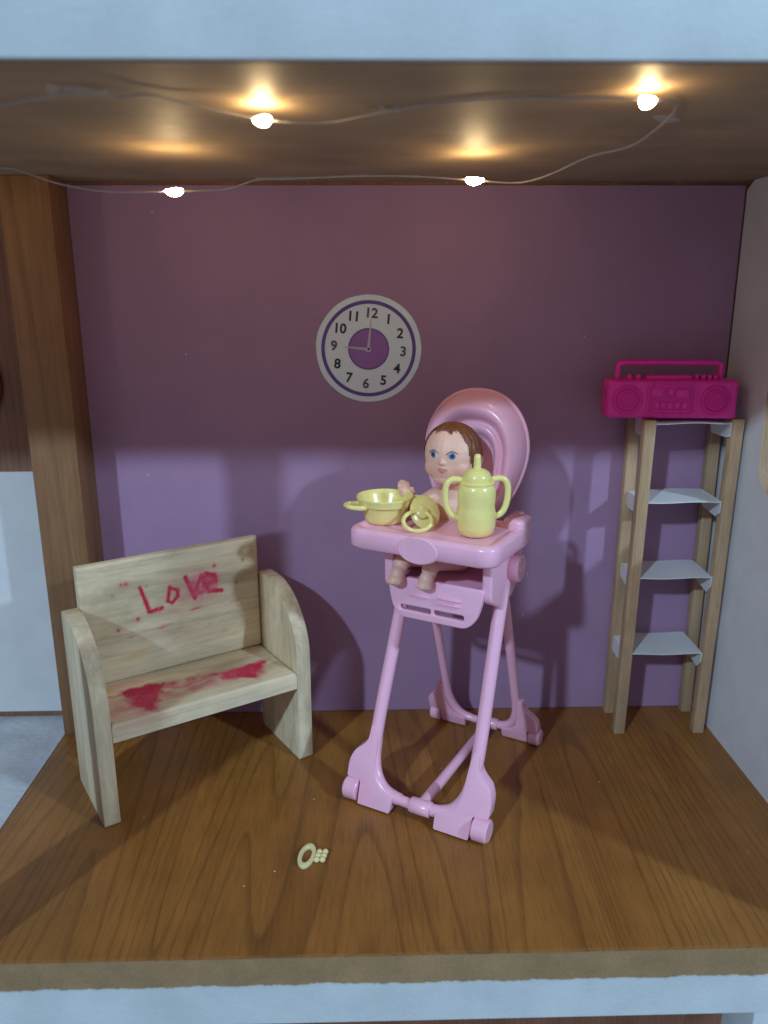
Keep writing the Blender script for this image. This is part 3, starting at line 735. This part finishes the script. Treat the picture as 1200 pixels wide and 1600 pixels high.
# ------------------------------------------------------------------ ladder shelf in the right corner
t = thing('ladder_shelf', 'narrow balsa wood shelf unit with white card shelves in corner', 'shelf', (15.8, -1.5, 0.003))
def stick(x0, y0, lean_x, h):
    b = box((x0, y0, 0), (x0+0.56, y0+0.54, h), 0.035)
    for v_ in b.verts: v_.co.x += lean_x*v_.co.z/17
    return obj('post', b, M_stick, t)
stick(-2.60, -1.42, 0.28, 16.9); stick(1.66, -1.46, 0.28, 16.95); stick(-2.46, 0.78, 0.12, 16.7); stick(1.88, 0.80, 0.0, 16.7)
def shelf(z, xl, xr, seed):
    rnd = random.Random(seed)
    b = B(); n = 10; g = []
    for j in range(5):
        y = -1.40+2.6*j/4
        g.append([b.verts.new((xl+(xr-xl)*i/n, y, z+0.03*math.sin(i*0.7+seed)+0.05*j/4)) for i in range(n+1)])
    for j in range(4):
        for i in range(n): b.faces.new((g[j][i], g[j][i+1], g[j+1][i+1], g[j+1][i]))
    r_ = bmesh.ops.extrude_face_region(b, geom=b.faces[:])
    for e in r_['geom']:
        if isinstance(e, bmesh.types.BMVert): e.co.z -= 0.045
    sh = obj('shelf', b, M_white, t, 30)
    for s, x_ in ((-1, xl), (1, xr)):
        q = rnd.uniform(-0.1, 0.12)
        pts = [(-1.42, z+0.02), (1.1, z+0.06), (0.7, z-0.75+q), (-0.95, z-0.85-q), (-1.36, z-0.62+q)]
        a, c = sorted((x_-s*0.005, x_+s*0.045))
        obj('flap', prism(pts, 0, a, c), M_white, sh, 20)
    return sh
shelf(4.66, -2.27, 1.66, 1); shelf(8.86, -2.17, 1.74, 2); shelf(12.84, -2.10, 1.78, 3); shelf(16.78, -2.02, 1.86, 4)

# ------------------------------------------------------------------ toy radio on the shelf unit
t = thing('toy_radio', 'hot pink plastic toy radio cassette player on top of shelf unit', 'radio', (14.80, -2.0, 16.98), -5)
W2 = 3.08
body = obj('body', box((-W2, -0.75, 0.0), (W2, 0.75, 1.84), 0.16, 3), M_hot, t)
for x_, y_ in ((-2.12, 0), (2.05, 0)):
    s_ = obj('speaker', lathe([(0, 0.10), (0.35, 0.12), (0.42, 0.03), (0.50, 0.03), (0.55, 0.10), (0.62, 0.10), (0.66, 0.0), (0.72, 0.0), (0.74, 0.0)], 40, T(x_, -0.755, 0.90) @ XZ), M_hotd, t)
    obj('speaker_ring', ring((x_, -0.77, 0.90), 0.62, 0.07, XZ.to_3x3(), 40, 8), M_hot, s_)
    obj('speaker_ring', ring((x_, -0.77, 0.90), 0.40, 0.055, XZ.to_3x3(), 36, 8), M_hot, s_)
fr = [(p[0], p[1]) for p in round_loop([(-1.16, 0.22), (1.06, 0.22), (1.06, 1.62), (-1.16, 1.62)], 0.2, 5)]
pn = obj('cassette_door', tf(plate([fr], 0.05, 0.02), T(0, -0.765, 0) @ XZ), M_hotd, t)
obj('door_frame', tube([(p[0], -0.80, p[1]) for p in fr], 0.05, 8, closed=True), M_hot, pn)
rnd = random.Random(3)
for x_, z_, w_, h_ in ((-0.75, 1.25, .5, .36), (-0.1, 1.3, .22, .3), (0.45, 1.22, .55, .36), (-0.72, 0.66, .2, .3), (-0.42, .66, .2, .3), (-0.1, .66, .22, .3), (.25, .66, .2, .3), (.58, .66, .22, .3)):
    obj('relief_mark', box((x_-w_/2, -0.87, z_-h_/2), (x_+w_/2, -0.80, z_+h_/2), 0.03), M_hot, pn)
obj('relief_mark', box((-0.9, -0.86, 0.34), (0.8, -0.80, 0.42), 0.02), M_hot, pn)
HP = [(-2.46, 0.15, 1.7), (-2.46, 0.15, 2.45), (-2.38, 0.15, 2.56), (-2.2, 0.15, 2.60), (0, 0.15, 2.61), (2.15, 0.15, 2.60), (2.36, 0.15, 2.56), (2.44, 0.15, 2.45), (2.44, 0.15, 1.7)]
obj('handle', tube(HP, 0.14, 12, squash=1.0), M_hot, t)
obj('tape_deck', box((-1.15, -0.25, 1.80), (1.0, 0.45, 2.02), 0.05), M_hot, t)
for x_ in (-1.98, -1.55, 1.22, 1.52, 1.82, 2.10):
    obj('button', box((x_-0.10, -0.3, 1.80), (x_+0.10, 0.1, 2.06), 0.04), M_hot, t)

# ------------------------------------------------------------------ wall clock (printed paper disc)
t = thing('wall_clock', 'round paper clock with violet rings on the purple wall', 'clock', (0.2, -0.005, 20.17))
t.rotation_euler = (0, math.radians(5), 0)
pts = []
for k in range(90):
    a = 2*math.pi*k/90; r_ = 2.64+0.012*noise.noise((k*0.4, 0, 0))+0.03*noise.noise((math.cos(a)*2, math.sin(a)*2, 1)); pts.append((r_*math.cos(a), r_*math.sin(a)))
obj('dial', prism(pts, 1, -0.05, 0.0), M_paper, t)
def annulus(r0, r1, y0, y1, n=80):
    return lathe([(r0, y0), (r1, y0), (r1, y1), (r0, y1), (r0, y0)], n, R(90, 'X'))
obj('dial_ring', annulus(2.19, 2.37, 0.051, 0.058), M_violet, t)
obj('dial_centre', lathe([(0, 0.051), (1.0, 0.051), (1.0, 0.057), (0, 0.058)], 64, R(90, 'X')), M_mauve, t)
obj('centre_ring', annulus(0.96, 1.03, 0.055, 0.061, 64), M_violet, t)
for h in range(1, 13):
    a = math.radians(90-30*h); rad = 1.74
    obj('numeral', tf(text_bm(str(h), 0.66, 0.004), T(rad*math.cos(a), -0.056, rad*math.sin(a)) @ XZ), M_grey if h % 3 == 0 else M_black, t, 30)
obj('hour_hand', prism([(0.12, -0.10), (0.12, 0.06), (-1.22, 0.03), (-1.22, -0.01)], 1, -0.075, -0.066), M_hand, t)
obj('minute_hand', prism([(-0.10, -0.14), (0.06, -0.14), (0.03, 1.5), (-0.01, 1.5)], 1, -0.083, -0.077), M_hand, t)
obj('pin', lathe([(0, 0.06), (0.07, 0.06), (0.06, 0.10), (0, 0.11)], 16, R(90, 'X')), M_black, t)

# ------------------------------------------------------------------ small yellow ring piece on the floor
t = thing('toy_key', 'tiny pale yellow plastic key shaped piece lying on the floor', 'toy', (-2.62, -12.22, 0.003), 0)
M_pale = plain('pale_yellow_plastic', (0.80, 0.70, 0.36, 1), 0.4, 0.05, 2)
lo = [(0.36*math.cos(a)+0.10*math.sin(a), 0.72*math.sin(a)) for a in [2*math.pi*k/40 for k in range(40)]]
li = [(0.19*math.cos(a)+0.07*math.sin(a), 0.47*math.sin(a)) for a in [2*math.pi*k/40 for k in range(40)]]
obj('bow', tf(plate([lo, li], 0.09, 0.04), T(0, 0, 0.09)), M_pale, t)
for i in range(2):
    for j in range(3):
        obj('bump', ball((0.47+0.25*i+0.05*(j-1), (j-1)*0.235-0.03, 0.12), (0.13, 0.14, 0.12), seg=14, rings=10), M_pale, t)
obj('stem', box((0.3, -0.27, 0.01), (0.75, 0.22, 0.10), 0.04), M_pale, t)

# ------------------------------------------------------------------ fairy lights under the ceiling
t = thing('fairy_light_string', 'thin clear wire of warm fairy lights taped under the ceiling', 'string lights', (0, -10, 27.9))
def rel(P): return [(p[0], p[1]+10, p[2]-27.9) for p in P]
backw = [(-21.5, -9.6, 27.8), (-19.5, -9.3, 27.3), (-17.6, -9.1, 27.5), (-13.26, -9.0, 27.34), (-12.35, -9, 27.16), (-11.34, -9, 26.83), (-9.85, -9, 26.55), (-8.45, -9, 26.5), (-6.99, -9, 26.53), (-5.15, -9, 26.59), (-4.0, -8.6, 26.97), (-2.83, -8.4, 27.04), (-0.18, -8.2, 27.16), (2.02, -8, 27.17), (4.28, -8, 27.03), (5.72, -8, 26.94), (6.47, -8.5, 26.99), (7.13, -9.3, 27.17), (7.97, -10.5, 27.49), (8.95, -12, 27.6), (9.09, -14, 27.75), (9.0, -15.6, 27.9), (8.5, -17, 27.9), (7.45, -18.0, 27.74), (6.3, -17.8, 27.84), (5.44, -17.2, 27.92)]
obj('wire', tube(smooth_path(rel(backw), 6), 0.032, 8), M_wire, t)
fronw = [(-12.0, -15.8, 27.9), (-9.86, -16.7, 27.84), (-7.84, -17.9, 27.85), (-7.0, -18.4, 27.8), (-6.37, -17.9, 27.8), (-5.6, -17.6, 27.9), (-4.79, -16.9, 27.86), (-3.59, -16.2, 27.72), (-2.83, -16.1, 27.62), (-2.0, -15.6, 27.62), (-0.9, -15.0, 27.75), (0.43, -15.7, 27.85), (1.6, -16.2, 27.95), (3.4, -17.0, 27.96), (5.44, -17.2, 27.93)]
obj('wire', tube(smooth_path(rel(fronw), 6), 0.026, 8), M_wire, t)
for (x_, y_, z_), yaw, ln in (((-19.5, -9.3, 27.25), 0, 0.45), ((-6.99, -9, 26.50), 5, 0.48), ((4.28, -8, 27.0), 0, 0.50), ((-2.83, -16.1, 27.56), -14, 0.38), ((7.45, -18.0, 27.68), 0, 0.30)):
    rp = rel([(x_, y_, z_)])[0]
    b = ball((0, 0, 0), (ln*0.72, 0.14, 0.14), None, 20, 12)
    for v_ in b.verts:
        k_ = 1+0.28*noise.noise((v_.co.x*3+x_, v_.co.y*5, v_.co.z*5)); v_.co.y *= k_; v_.co.z *= k_*(1.0-0.45*v_.co.x/ln*math.copysign(1, x_)*0.6)
        v_.co.z += 0.10*(v_.co.x/ln)**2
    obj('bulb', tf(b, T(*rp) @ R(yaw, 'Z')), M_bulb, t)
for (x_, y_, z_, a, L_, W_) in ((-7.3, -18.0, 27.93, 20, 1.5, .6), (0.6, -15.8, 27.95, -10, 1.0, .5), (9.2, -14.6, 27.93, 60, 1.3, .6), (-3.2, -8.45, 27.06, 3, 1.7, .35), (-0.2, -8.2, 27.2, 0, 0.8, .3)):
    b = B(); n = 8
    rows = [[b.verts.new((L_*(i/n-.5), W_*(j-.5), 0.14*noise.noise((i*1.3, j*3, x_)))) for i in range(n+1)] for j in (0, 1)]
    for i in range(n): b.faces.new((rows[0][i], rows[0][i+1], rows[1][i+1], rows[1][i]))
    rp = rel([(x_, y_, z_)])[0]
    obj('tape', tf(b, T(*rp) @ R(a, 'Z')), M_tape, t)
